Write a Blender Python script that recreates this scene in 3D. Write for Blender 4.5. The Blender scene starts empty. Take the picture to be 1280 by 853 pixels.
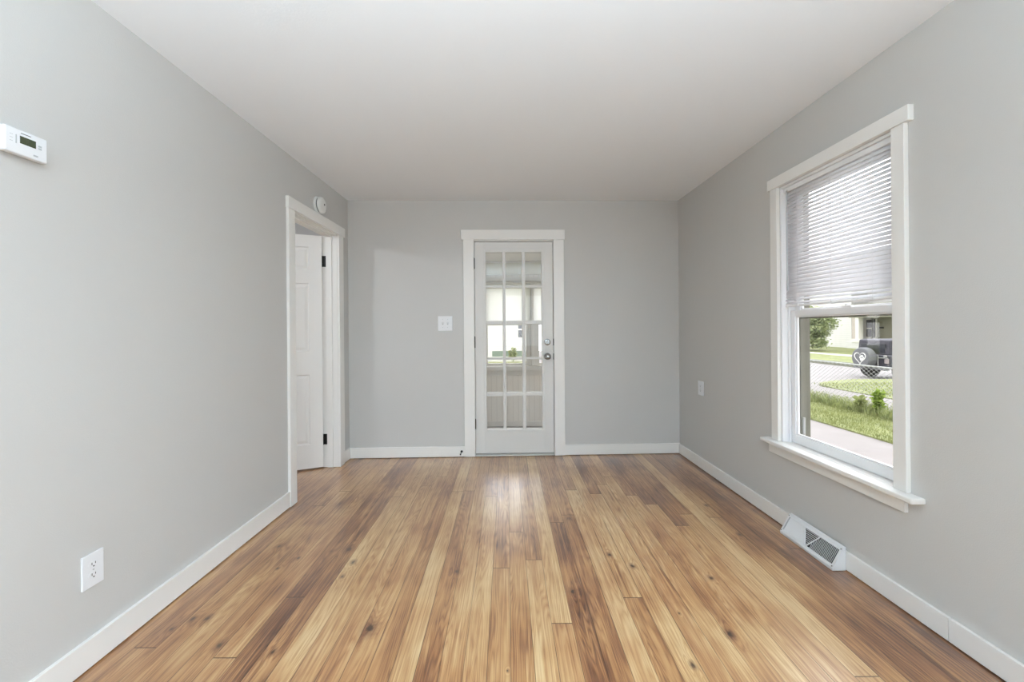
import bpy, bmesh, math, random
from mathutils import Vector, Matrix, noise as mnoise
random.seed(7)
C = bpy.context.scene.collection
sc = bpy.context.scene

# ------------------------------------------------------------------ camera, world, lights, exposure
CAMH = 1.215
cd = bpy.data.cameras.new('camera'); cam = bpy.data.objects.new('camera', cd); C.objects.link(cam)
cd.sensor_width = 36.0; cd.lens = 500.0 * 36.0 / 1280.0
cd.shift_x = (640 - 633.47) / 1280.0; cd.shift_y = (411.2 - 426.5) / 1280.0
cd.clip_start = 0.02; cd.clip_end = 300
cam.matrix_world = Matrix.Translation((0, 0, CAMH)) @ Matrix.Rotation(math.pi / 2, 4, 'X') @ Matrix.Rotation(-.0079, 4, 'Z')
sc.camera = cam
sc.view_settings.view_transform = 'Standard'; sc.view_settings.look = 'None'
sc.view_settings.gamma = 1.0; sc.view_settings.use_curve_mapping = False
sc.view_settings.exposure = 0.06
try:
    sc.cycles.use_denoising = True; sc.cycles.denoising_input_passes = 'RGB_ALBEDO_NORMAL'; sc.cycles.denoising_prefilter = 'ACCURATE'
    sc.cycles.max_bounces = 10; sc.cycles.diffuse_bounces = 6; sc.cycles.transparent_max_bounces = 16
    sc.cycles.sample_clamp_indirect = 6.0
except Exception: pass

w = bpy.data.worlds.new('sky'); sc.world = w; w.use_nodes = True
nt = w.node_tree; bg = nt.nodes['Background']
tc = nt.nodes.new('ShaderNodeTexCoord'); sp = nt.nodes.new('ShaderNodeSeparateXYZ'); rp = nt.nodes.new('ShaderNodeValToRGB')
nt.links.new(tc.outputs['Generated'], sp.inputs[0]); nt.links.new(sp.outputs['Z'], rp.inputs[0]); nt.links.new(rp.outputs[0], bg.inputs[0])
rp.color_ramp.elements[0].position = 0.0; rp.color_ramp.elements[0].color = (.97, .98, 1.0, 1)
rp.color_ramp.elements[1].position = 0.7; rp.color_ramp.elements[1].color = (.95, .97, 1.0, 1)
# bright overcast sky, with lobes added towards +Y and +X to brighten floor reflections
_m = nt.nodes.new('ShaderNodeMath'); _m.operation = 'POWER'; _m.inputs[1].default_value = 2.5; _m.use_clamp = False
_c = nt.nodes.new('ShaderNodeMath'); _c.operation = 'MAXIMUM'; _c.inputs[1].default_value = 0.0
_a = nt.nodes.new('ShaderNodeMath'); _a.operation = 'MULTIPLY_ADD'; _a.inputs[1].default_value = 4.5; _a.inputs[2].default_value = 1.75
_d = nt.nodes.new('ShaderNodeVectorMath'); _d.operation = 'DOT_PRODUCT'; _d.inputs[1].default_value = (.74, .12, .66); nt.links.new(tc.outputs['Generated'], _d.inputs[0])
_e = nt.nodes.new('ShaderNodeMath'); _e.operation = 'MAXIMUM'; _e.inputs[1].default_value = 0.0; nt.links.new(_d.outputs['Value'], _e.inputs[0])
_f = nt.nodes.new('ShaderNodeMath'); _f.operation = 'POWER'; _f.inputs[1].default_value = 5.0; nt.links.new(_e.outputs[0], _f.inputs[0])
_g = nt.nodes.new('ShaderNodeMath'); _g.operation = 'MULTIPLY_ADD'; _g.inputs[1].default_value = 4.4; _g.inputs[2].default_value = 1.75; nt.links.new(_f.outputs[0], _g.inputs[0]); nt.links.new(_g.outputs[0], _a.inputs[2])
nt.links.new(sp.outputs['Y'], _c.inputs[0]); nt.links.new(_c.outputs[0], _m.inputs[0]); nt.links.new(_m.outputs[0], _a.inputs[0]); nt.links.new(_a.outputs[0], bg.inputs[1])

def sun(name, strength, ang, rot):
    l = bpy.data.lights.new(name, 'SUN'); l.energy = strength; l.angle = math.radians(ang); l.color = (1, .97, .92)
    o = bpy.data.objects.new(name, l); C.objects.link(o); o.rotation_euler = rot; return o
sun('sun', 1.6, 12, (math.radians(38), math.radians(-12), 0))

def area(name, loc, rot, sx, sy, power, col=(1, 1, 1), spread=180):
    l = bpy.data.lights.new(name, 'AREA'); l.shape = 'RECTANGLE'; l.size = sx; l.size_y = sy
    l.energy = power; l.color = col; l.spread = math.radians(spread)
    o = bpy.data.objects.new(name, l); C.objects.link(o); o.location = loc; o.rotation_euler = rot; return o
R90 = math.pi / 2
# fill lights added at the blocked openings behind the camera, in place of daylight
area('rear_window_fill', (-.85, -4.18, 1.45), (R90, 0, 0), 1.3, 1.5, 14, (.76, .89, 1))
area('rear_window_fill', (.95, -4.18, 1.45), (R90, 0, 0), 1.3, 1.5, 8, (.76, .89, 1))
area('side_window_fill', (1.72, -.95, 1.3), (0, R90, 0), 1.5, 1.1, 62, (.76, .89, 1))
# up-facing fill light added behind the camera to brighten ceiling and walls
area('ceiling_fill', (-.1, -.95, 1.42), (math.pi, 0, 0), 1.8, 1.3, 205, (.69, .86, .98), 160)
def portal(name, loc, rot, sx, sy):
    o = area(name, loc, rot, sx, sy, 1.0); o.data.cycles.is_portal = True
portal('window_portal', (1.84, 2.09, 1.28), (0, R90, 0), 1.6, .75)
portal('porch_portal', (.3, 5.36, 1.26), (-R90, 0, 0), 4.4, 1.1)
# lamp in the room beyond the side door
lp = bpy.data.lights.new('side_room_lamp', 'POINT'); lp.energy = 50; lp.shadow_soft_size = .09; lp.color = (.88, .94, 1)
lpo = bpy.data.objects.new('side_room_lamp', lp); C.objects.link(lpo); lpo.location = (-3.05, 1.85, 2.28)

# ------------------------------------------------------------------ frames
XL, aL, XR, aR, D, aB = -1.5417, .0124, 1.7139, -.0134, 3.8183, .0264
def LF(a, b, z): return Vector((XL + aL * a + b, a - aL * b, z))
def RF(a, b, z): return Vector((XR + aR * a - b, a + aR * b, z))
def BF(a, b, z): return Vector((a + aB * b, D + aB * a - b, z))
def WF(x, y, z): return Vector((x, y, z))
ZC = 2.44

# ------------------------------------------------------------------ materials
def newmat(name):
    m = bpy.data.materials.new(name); m.use_nodes = True
    return m, m.node_tree, m.node_tree.nodes['Principled BSDF']
def s2l(c): return tuple(((v / 255) / 12.92 if v / 255 <= .04045 else ((v / 255 + .055) / 1.055) ** 2.4) for v in c) + (1,)
def simple(name, col, rough=.5, metal=0., bump=0., bscale=200., var=0., vscale=3., emis=0, coat=0):
    m, t, p = newmat(name); N = t.nodes; L = t.links
    p.inputs['Base Color'].default_value = col if len(col) == 4 else tuple(col) + (1,)
    p.inputs['Roughness'].default_value = rough; p.inputs['Metallic'].default_value = metal
    if coat: p.inputs['Coat Weight'].default_value = coat
    co = N.new('ShaderNodeTexCoord')
    if var:
        n = N.new('ShaderNodeTexNoise'); n.inputs['Scale'].default_value = vscale; n.inputs['Detail'].default_value = 4
        mx = N.new('ShaderNodeMix'); mx.data_type = 'RGBA'; mr = N.new('ShaderNodeMapRange')
        mr.inputs['From Min'].default_value = .3; mr.inputs['From Max'].default_value = .7
        L.new(co.outputs['Object'], n.inputs['Vector']); L.new(n.outputs['Fac'], mr.inputs['Value']); L.new(mr.outputs[0], mx.inputs['Factor'])
        c = p.inputs['Base Color'].default_value[:]
        mx.inputs[6].default_value = tuple(v * (1 - var) for v in c[:3]) + (1,); mx.inputs[7].default_value = tuple(min(1, v * (1 + var)) for v in c[:3]) + (1,)
        L.new(mx.outputs[2], p.inputs['Base Color'])
    if bump:
        n = N.new('ShaderNodeTexNoise'); n.inputs['Scale'].default_value = bscale; n.inputs['Detail'].default_value = 3
        b = N.new('ShaderNodeBump'); b.inputs['Strength'].default_value = bump; b.inputs['Distance'].default_value = .002
        L.new(co.outputs['Object'], n.inputs['Vector']); L.new(n.outputs['Fac'], b.inputs['Height']); L.new(b.outputs[0], p.inputs['Normal'])
    return m
M = {}
M['wall'] = simple('grey_wall_paint', s2l((198, 196, 192.5)), .55, bump=.25, bscale=260, var=.012, vscale=1.2)
M['ceiling'] = simple('ceiling_paint', s2l((238, 240, 243)), .8, bump=.2, bscale=120)
M['trim'] = simple('white_trim_paint', s2l((236, 234, 230)), .35, bump=.06, bscale=60)
M['doorp'] = simple('french_door_paint', s2l((220, 218, 214)), .4)
M['plastic'] = simple('white_plastic', s2l((232, 233, 235)), .35)
M['alarm'] = simple('alarm_plastic', s2l((228, 228, 225)), .45)
M['dark'] = simple('dark_recess', s2l((30, 30, 30)), .6)
M['black'] = simple('black_metal', s2l((22, 22, 21)), .45, metal=.3, bump=.2, bscale=400)
M['chrome'] = simple('satin_nickel', s2l((160, 160, 158)), .22, metal=1)
M['lcd'] = simple('lcd_screen', s2l((66, 72, 52)), .25)
M['lcdseg'] = simple('lcd_digit', s2l((24, 28, 18)), .4)
M['button'] = simple('grey_button', s2l((186, 188, 190)), .5)
M['vinyl'] = simple('white_vinyl', s2l((240, 240, 241)), .3)
M['vent'] = simple('white_enamel', s2l((226, 227, 228)), .35)
M['ventdark'] = simple('duct_dark', s2l((70, 68, 66)), .7)
M['extjamb'] = simple('weathered_exterior_jamb', s2l((114, 112, 99)), .6, var=.08, vscale=6)
M['thresh'] = simple('aluminium_threshold', s2l((176, 173, 168)), .5, metal=.2)
M['porchwall'] = simple('beige_porch_paint', s2l((196, 190, 182)), .6)
M['porchtrim'] = simple('porch_trim_paint', s2l((222, 219, 213)), .5)
M['porchband'] = simple('olive_porch_band', s2l((206, 203, 186)), .6)
M['porchceil'] = simple('porch_ceiling_paint', s2l((244, 240, 234)), .7)
M['porchfloor'] = simple('grey_porch_floor', s2l((150, 148, 144)), .6)

def glassmat(name, tint=(1, 1, 1)):
    m = bpy.data.materials.new(name); m.use_nodes = True; t = m.node_tree; t.nodes.clear()
    o = t.nodes.new('ShaderNodeOutputMaterial'); tr = t.nodes.new('ShaderNodeBsdfTransparent'); g = t.nodes.new('ShaderNodeBsdfGlossy')
    f = t.nodes.new('ShaderNodeLayerWeight'); mx = t.nodes.new('ShaderNodeMixShader'); p5 = t.nodes.new('ShaderNodeMath'); mr = t.nodes.new('ShaderNodeMapRange')
    tr.inputs[0].default_value = tint + (1,); g.inputs['Roughness'].default_value = .02; f.inputs[0].default_value = .5
    p5.operation = 'POWER'; p5.inputs[1].default_value = 5.0; mr.inputs[3].default_value = .04
    t.links.new(f.outputs['Facing'], p5.inputs[0]); t.links.new(p5.outputs[0], mr.inputs[0])
    t.links.new(mr.outputs[0], mx.inputs[0]); t.links.new(tr.outputs[0], mx.inputs[1]); t.links.new(g.outputs[0], mx.inputs[2]); t.links.new(mx.outputs[0], o.inputs[0])
    return m
M['glass'] = glassmat('window_glass')
def translucent(name, col, fac):
    m = bpy.data.materials.new(name); m.use_nodes = True; t = m.node_tree; t.nodes.clear()
    o = t.nodes.new('ShaderNodeOutputMaterial'); d = t.nodes.new('ShaderNodeBsdfDiffuse'); tr = t.nodes.new('ShaderNodeBsdfTranslucent'); mx = t.nodes.new('ShaderNodeMixShader')
    d.inputs[0].default_value = col; tr.inputs[0].default_value = col; mx.inputs[0].default_value = fac
    t.links.new(d.outputs[0], mx.inputs[1]); t.links.new(tr.outputs[0], mx.inputs[2]); t.links.new(mx.outputs[0], o.inputs[0])
    return m
M['slat'] = translucent('blind_slat', s2l((246, 245, 247)), .36)
M['shade'] = translucent('roller_shade_cloth', s2l((244, 244, 242)), .75)

# ---- wood floor
def px_floor(px, py):
    a, b = px - 633.47, py - 411.2; s, c = math.sin(-.0079), math.cos(-.0079)
    x = c * a + s * b; y = -s * a + c * b
    t = CAMH / (y / 500); return (x / 500 * t, t)
KNOTS = [(241,774,.013),(259,773.6,.014),(214,787,.010),(274.5,807,.016),(349,683,.013),(436,687,.022),(441.6,703,.014),(428,721,.010),
         (340.5,816,.012),(462,786,.026),(571,715,.014),(373,698,.010),(347,711,.009),(716,740,.016),(762,694,.014),(790.7,708,.013),
         (889,723,.012),(849,767,.005),(866,832,.011),(912,793,.018),(924.5,668.6,.014),(883,632,.014),(634.5,839,.004),(1050,668,.01)]
def wood():
    m, t, p = newmat('worn_pine_floorboards'); N = t.nodes; L = t.links
    def nd(k, **kw):
        n = N.new('ShaderNode' + k)
        for a, v in kw.items(): setattr(n, a, v)
        return n
    def math_(op, a, b=None, c=None, clamp=False):
        n = nd('Math', operation=op, use_clamp=clamp)
        for i, v in enumerate((a, b, c)):
            if v is None: continue
            if isinstance(v, (int, float)): n.inputs[i].default_value = v
            else: L.new(v, n.inputs[i])
        return n.outputs[0]
    def maprange(v, a, b, c, d):
        n = nd('MapRange'); L.new(v, n.inputs[0])
        for i, x in enumerate((a, b, c, d)): n.inputs[i + 1].default_value = x
        return n.outputs[0]
    def vec(x, y, z):
        n = nd('CombineXYZ')
        for i, v in enumerate((x, y, z)):
            if isinstance(v, (int, float)): n.inputs[i].default_value = v
            else: L.new(v, n.inputs[i])
        return n.outputs[0]
    def noise(v, det=3, rough=.55, dist=0):
        n = nd('TexNoise'); n.inputs['Scale'].default_value = 1; n.inputs['Detail'].default_value = det
        n.inputs['Roughness'].default_value = rough; n.inputs['Distortion'].default_value = dist; L.new(v, n.inputs['Vector']); return n.outputs['Fac']
    def mix(f, a, b, bt='MIX'):
        n = nd('Mix', data_type='RGBA', blend_type=bt)
        for k, v in ((0, f), (6, a), (7, b)):
            if isinstance(v, (int, float)): n.inputs[k].default_value = v
            elif isinstance(v, tuple): n.inputs[k].default_value = v
            else: L.new(v, n.inputs[k])
        return n.outputs[2]
    def ramp(v, els):
        n = nd('ValToRGB'); L.new(v, n.inputs[0]); e = n.color_ramp.elements
        e[0].position, e[0].color = els[0]; e[1].position, e[1].color = els[-1]
        for q, c in els[1:-1]: x = e.new(q); x.color = c
        return n.outputs[0]
    geo = nd('NewGeometry'); sx = nd('SeparateXYZ'); L.new(geo.outputs['Position'], sx.inputs[0]); X, Y = sx.outputs[0], sx.outputs[1]
    tone = nd('Attribute', attribute_name='tone').outputs['Fac']; seed = nd('Attribute', attribute_name='seed').outputs['Fac']
    uvn = nd('UVMap', uv_map='board'); us = nd('SeparateXYZ'); L.new(uvn.outputs[0], us.inputs[0]); U, V = us.outputs[0], us.outputs[1]
    sd = math_('MULTIPLY', seed, 53.0)
    # knots
    core = None; swell = None
    for (kx, ky, r) in KNOTS:
        fx, fy = px_floor(kx, ky)
        sb = nd('VectorMath', operation='SUBTRACT'); L.new(geo.outputs['Position'], sb.inputs[0]); sb.inputs[1].default_value = (fx, fy, 0)
        ml = nd('VectorMath', operation='MULTIPLY'); L.new(sb.outputs[0], ml.inputs[0]); ml.inputs[1].default_value = (1 / r, .62 / r, 0)
        ln = nd('VectorMath', operation='LENGTH'); L.new(ml.outputs[0], ln.inputs[0])
        core = ln.outputs['Value'] if core is None else math_('MINIMUM', core, ln.outputs['Value'])
    wob = noise(vec(math_('MULTIPLY', X, 90), math_('MULTIPLY', Y, 60), 0), 2)
    core = math_('ADD', core, math_('MULTIPLY', math_('SUBTRACT', wob, .5), .9))
    swell = maprange(core, .6, 3.2, 1, 0)
    # annual rings as contours of a smooth field
    field = noise(vec(math_('MULTIPLY', X, 13), math_('MULTIPLY', Y, .8), sd), 2, .45, .3)
    fieldb = math_('ADD', math_('MULTIPLY', field, 21.0), math_('MULTIPLY', swell, 1.3))
    fieldb = math_('ADD', fieldb, math_('MULTIPLY', U, 3.5))
    ring = math_('ABSOLUTE', math_('SUBTRACT', math_('FRACT', fieldb), .5))
    ring = maprange(ring, .0, .5, 1, 0)              # sharp late-wood line
    ring = math_('POWER', ring, 1.6)
    fine = noise(vec(math_('MULTIPLY', X, 480), math_('MULTIPLY', Y, 7), sd), 3, .7)
    med = noise(vec(math_('MULTIPLY', X, 105), math_('MULTIPLY', Y, 1.6), sd), 3, .6, .4)
    big = noise(vec(math_('MULTIPLY', X, 9), math_('MULTIPLY', Y, 2.2), sd), 3, .6)
    blot = noise(vec(math_('MULTIPLY', X, 3), math_('MULTIPLY', Y, 2.4), 4), 3, .6)
    tn = math_('ADD', math_('MULTIPLY_ADD', tone, .85, .11), math_('MULTIPLY', math_('SUBTRACT', med, .5), .95))
    tn = math_('ADD', tn, math_('MULTIPLY', math_('SUBTRACT', big, .5), .85))
    tn = math_('ADD', tn, math_('MULTIPLY', math_('SUBTRACT', blot, .5), .85))
    tn = math_('ADD', tn, math_('MULTIPLY', math_('SUBTRACT', fine, .5), .42))
    tn = math_('SUBTRACT', tn, math_('MULTIPLY', ring, .24))
    tn = math_('ADD', tn, .08)
    col = ramp(tn, [(0., s2l((84, 50, 32))), (.25, s2l((130, 86, 54))), (.5, s2l((168, 123, 79))), (.75, s2l((190, 153, 107))), (1., s2l((210, 181, 136)))])
    # reddish heartwood on some boards
    red = maprange(noise(vec(sd, math_('MULTIPLY', Y, .8), math_('MULTIPLY', X, 6)), 1), .45, .7, 0, .4)
    col = mix(red, col, s2l((176, 122, 92)), 'MULTIPLY') if False else mix(math_('MULTIPLY', red, .45), col, s2l((150, 98, 68)))
    col = mix(maprange(core, .55, 1.7, .65, 0), col, s2l((96, 56, 38)))
    col = mix(maprange(core, .25, .7, .85, 0), col, s2l((40, 24, 18)))
    # gaps between boards
    eu = math_('MINIMUM', U, math_('SUBTRACT', 1.0, U))
    gapw = maprange(noise(vec(sd, math_('MULTIPLY', Y, 1.5), 0), 1), .35, .65, .010, .034)
    gn = nd('MapRange'); L.new(eu, gn.inputs[0]); gn.inputs[1].default_value = 0; L.new(gapw, gn.inputs[2]); gn.inputs[3].default_value = .95; gn.inputs[4].default_value = 0
    gv = maprange(math_('MINIMUM', V, math_('SUBTRACT', nd('Attribute', attribute_name='blen').outputs['Fac'], V)), .0008, .004, .8, 0)
    gap = math_('MAXIMUM', gn.outputs[0], gv)
    col = mix(gap, col, s2l((62, 40, 28)))
    L.new(col, p.inputs['Base Color'])
    rg = math_('ADD', .325, math_('MULTIPLY', math_('SUBTRACT', blot, .5), .05)); rg = math_('ADD', rg, math_('MULTIPLY', gap, .4))
    L.new(rg, p.inputs['Roughness']); p.inputs['IOR'].default_value = 1.52
    p.inputs['Coat Weight'].default_value = 1.0; p.inputs['Coat Roughness'].default_value = .285
    h = math_('SUBTRACT', math_('MULTIPLY', fine, .25), math_('MULTIPLY', gap, 1.5)); h = math_('SUBTRACT', h, math_('MULTIPLY', ring, .15))
    b = nd('Bump'); b.inputs['Strength'].default_value = .25; b.inputs['Distance'].default_value = .0012; L.new(h, b.inputs['Height']); L.new(b.outputs[0], p.inputs['Normal'])
    L.new(b.outputs[0], p.inputs['Coat Normal'])
    return m
M['wood'] = wood()

def striped(name, col, col2, axis, period, lo=.06, rough=.6):
    m, t, p = newmat(name); N = t.nodes; L = t.links
    g = N.new('ShaderNodeNewGeometry'); s = N.new('ShaderNodeSeparateXYZ'); L.new(g.outputs['Position'], s.inputs[0])
    a = N.new('ShaderNodeMath'); a.operation = 'DIVIDE'; L.new(s.outputs[axis], a.inputs[0]); a.inputs[1].default_value = period
    f = N.new('ShaderNodeMath'); f.operation = 'FRACT'; L.new(a.outputs[0], f.inputs[0])
    c = N.new('ShaderNodeMath'); c.operation = 'LESS_THAN'; L.new(f.outputs[0], c.inputs[0]); c.inputs[1].default_value = lo
    mx = N.new('ShaderNodeMix'); mx.data_type = 'RGBA'; L.new(c.outputs[0], mx.inputs[0]); mx.inputs[6].default_value = col; mx.inputs[7].default_value = col2
    L.new(mx.outputs[2], p.inputs['Base Color']); p.inputs['Roughness'].default_value = rough
    return m
M['bead'] = striped('beadboard_paint', s2l((230, 226, 219)), s2l((214, 209, 202)), 0, .07, .09)
M['siding'] = striped('white_lap_siding', s2l((226, 225, 222)), s2l((188, 188, 188)), 2, .14, .1)
M['brick'] = striped('pale_brick', s2l((196, 184, 176)), s2l((210, 204, 198)), 2, .09, .2)
M['foundation'] = simple('painted_foundation', s2l((120, 136, 122)), .8)
M['housetrim'] = simple('house_trim', s2l((236, 234, 226)), .5)
M['housewin'] = simple('house_window_pane', s2l((82, 80, 86)), .15)
M['porchdark'] = simple('house_porch_olive', s2l((150, 148, 128)), .7)
M['roof'] = simple('asphalt_shingles', s2l((110, 106, 100)), .9, var=.15, vscale=8)
def ground(name, c1, c2, sc1, sc2, rough=.95):
    m, t, p = newmat(name); N = t.nodes; L = t.links
    g = N.new('ShaderNodeNewGeometry')
    n1 = N.new('ShaderNodeTexNoise'); n1.inputs['Scale'].default_value = sc1; n1.inputs['Detail'].default_value = 6; n1.inputs['Roughness'].default_value = .7
    n2 = N.new('ShaderNodeTexNoise'); n2.inputs['Scale'].default_value = sc2; n2.inputs['Detail'].default_value = 3
    L.new(g.outputs['Position'], n1.inputs['Vector']); L.new(g.outputs['Position'], n2.inputs['Vector'])
    ad = N.new('ShaderNodeMath'); ad.operation = 'ADD'; L.new(n1.outputs['Fac'], ad.inputs[0]); L.new(n2.outputs['Fac'], ad.inputs[1])
    mr = N.new('ShaderNodeMapRange'); mr.inputs[1].default_value = .75; mr.inputs[2].default_value = 1.25; L.new(ad.outputs[0], mr.inputs[0])
    mx = N.new('ShaderNodeMix'); mx.data_type = 'RGBA'; L.new(mr.outputs[0], mx.inputs[0]); mx.inputs[6].default_value = c1; mx.inputs[7].default_value = c2
    L.new(mx.outputs[2], p.inputs['Base Color']); p.inputs['Roughness'].default_value = rough
    return m
M['grassg'] = ground('lawn_grass', s2l((116, 124, 78)), s2l((142, 147, 96)), 6, .8)
M['concrete'] = ground('pale_concrete', s2l((130, 125, 123)), s2l((142, 137, 136)), 3, .5)
M['street'] = ground('pale_street', s2l((142, 137, 137)), s2l((152, 148, 149)), 2, .4)
M['walk'] = ground('bleached_walk', s2l((186, 182, 178)), s2l((200, 196, 192)), 3, .5)
M['kerb'] = simple('dark_kerb_stone', s2l((120, 122, 104)), .9, var=.2, vscale=4)  # dark grey-green stone colour
def leafmat(name, c1, c2, sc_=3):
    m, t, p = newmat(name); N = t.nodes; L = t.links
    g = N.new('ShaderNodeNewGeometry'); n1 = N.new('ShaderNodeTexNoise'); n1.inputs['Scale'].default_value = sc_
    L.new(g.outputs['Position'], n1.inputs['Vector']); mr = N.new('ShaderNodeMapRange'); mr.inputs[1].default_value = .35; mr.inputs[2].default_value = .65; L.new(n1.outputs['Fac'], mr.inputs[0])
    mx = N.new('ShaderNodeMix'); mx.data_type = 'RGBA'; L.new(mr.outputs[0], mx.inputs[0]); mx.inputs[6].default_value = c1; mx.inputs[7].default_value = c2
    L.new(mx.outputs[2], p.inputs['Base Color']); p.inputs['Roughness'].default_value = .8
    tr = N.new('ShaderNodeBsdfTranslucent'); L.new(mx.outputs[2], tr.inputs[0]); ms = N.new('ShaderNodeMixShader'); ms.inputs[0].default_value = .35
    o = N['Material Output']; L.new(p.outputs[0], ms.inputs[1]); L.new(tr.outputs[0], ms.inputs[2]); L.new(ms.outputs[0], o.inputs[0])
    return m
M['blade'] = leafmat('grass_blades', s2l((122, 130, 76)), s2l((152, 158, 102)), 2)
M['weed'] = leafmat('weed_leaves', s2l((124, 134, 84)), s2l((166, 174, 116)), 5)
M['sprig'] = leafmat('sprig_leaves', s2l((124, 148, 54)), s2l((162, 184, 82)), 12)
M['treeleaf'] = leafmat('tree_leaves', s2l((128, 142, 98)), s2l((200, 210, 162)), 2)
M['bark'] = simple('bark', s2l((104, 92, 78)), .9)
M['galv'] = simple('galvanised_steel', s2l((176, 178, 176)), .5, metal=.3)
M['carpaint'] = simple('dark_car_paint', s2l((56, 56, 68)), .3, coat=.6)
M['softtop'] = simple('black_soft_top', s2l((56, 55, 66)), .7)
M['tyrecover'] = simple('grey_vinyl_tyre_cover', s2l((104, 106, 110)), .6)
M['rubber'] = simple('tyre_rubber', s2l((40, 40, 42)), .8)
M['decal'] = simple('white_decal', s2l((240, 240, 236)), .5)
M['carglass'] = simple('tinted_car_glass', s2l((44, 46, 56)), .1)
M['taillight'] = simple('tail_lamp_lens', s2l((170, 160, 160)), .3)

# ------------------------------------------------------------------ builders
class MB:
    def __init__(s, f=WF): s.bm = bmesh.new(); s.f = f; s.smooth = False
    def box(s, a0, a1, b0, b1, z0, z1, f=None):
        f = f or s.f
        vs = [s.bm.verts.new(f(a, b, z)) for a in (a0, a1) for b in (b0, b1) for z in (z0, z1)]
        for q in ((0, 1, 3, 2), (4, 6, 7, 5), (0, 4, 5, 1), (2, 3, 7, 6), (0, 2, 6, 4), (1, 5, 7, 3)): s.bm.faces.new([vs[i] for i in q])
        return s
    def prism(s, prof, t0, t1, fn):        # prof list of 2-D points; fn(p, q, t) -> Vector
        A = [s.bm.verts.new(fn(p, q, t0)) for p, q in prof]; B = [s.bm.verts.new(fn(p, q, t1)) for p, q in prof]
        n = len(prof); s.bm.faces.new(A); s.bm.faces.new(B[::-1])
        for i in range(n): s.bm.faces.new((A[i], B[i], B[(i + 1) % n], A[(i + 1) % n]))
        return s
    def cyl(s, p0, p1, r0, r1=None, n=12, cap=True):
        p0, p1 = Vector(p0), Vector(p1); r1 = r0 if r1 is None else r1
        d = (p1 - p0).normalized(); u = d.orthogonal().normalized(); v = d.cross(u)
        A, B = [], []
        for i in range(n):
            t = 2 * math.pi * i / n; k = u * math.cos(t) + v * math.sin(t)
            A.append(s.bm.verts.new(p0 + k * r0)); B.append(s.bm.verts.new(p1 + k * r1))
        for i in range(n): s.bm.faces.new((A[i], A[(i + 1) % n], B[(i + 1) % n], B[i]))
        if cap: s.bm.faces.new(A[::-1]); s.bm.faces.new(B)
        return s
    def lathe(s, c, axis, prof, n=32):     # prof: (dist along axis, radius)
        c = Vector(c); d = Vector(axis).normalized(); u = d.orthogonal().normalized(); v = d.cross(u); rings = []
        for h, r in prof:
            if r < 1e-6: rings.append([s.bm.verts.new(c + d * h)])
            else: rings.append([s.bm.verts.new(c + d * h + (u * math.cos(2 * math.pi * i / n) + v * math.sin(2 * math.pi * i / n)) * r) for i in range(n)])
        for A, B in zip(rings, rings[1:]):
            for i in range(n):
                j = (i + 1) % n
                if len(A) == 1 and len(B) == 1: continue
                if len(A) == 1: s.bm.faces.new((A[0], B[j], B[i]))
                elif len(B) == 1: s.bm.faces.new((A[i], A[j], B[0]))
                else: s.bm.faces.new((A[i], A[j], B[j], B[i]))
        return s
    def tri(s, *pts): s.bm.faces.new([s.bm.verts.new(p) for p in pts]); return s

def obj(name, mb, mat, parent=None, bevel=0, smooth=False, recalc=True, seg=2):
    bm = mb.bm
    if recalc: bmesh.ops.recalc_face_normals(bm, faces=bm.faces)
    off = Vector((0, 0, 0))
    if parent is not None:
        p = parent
        while p is not None: off += p.location; p = p.parent
    else:
        xs = [v.co for v in bm.verts]
        if xs: off = Vector(((min(v.x for v in xs) + max(v.x for v in xs)) / 2, (min(v.y for v in xs) + max(v.y for v in xs)) / 2, min(v.z for v in xs)))
    bmesh.ops.translate(bm, verts=bm.verts, vec=-off)
    me = bpy.data.meshes.new(name); bm.to_mesh(me); bm.free(); me.materials.append(mat)
    o = bpy.data.objects.new(name, me); C.objects.link(o)
    if parent is not None: o.parent = parent
    else: o.location = off
    if smooth:
        for f in me.polygons: f.use_smooth = True
    if bevel:
        b = o.modifiers.new('bevel', 'BEVEL'); b.width = bevel; b.segments = seg; b.limit_method = 'ANGLE'; b.angle_limit = math.radians(40)
    return o
def tag(o, label, cat, group=None, kind=None):
    o['label'] = label; o['category'] = cat
    if group: o['group'] = group
    if kind: o['kind'] = kind
    return o
def thing(name, loc, label, cat, group=None, kind=None):
    o = bpy.data.objects.new(name, None); C.objects.link(o); o.location = loc; o.empty_display_size = .1
    return tag(o, label, cat, group, kind)
def struct(name, mb, mat, label, cat, **k): return tag(obj(name, mb, mat, None, **k), label, cat, kind='structure')

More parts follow.
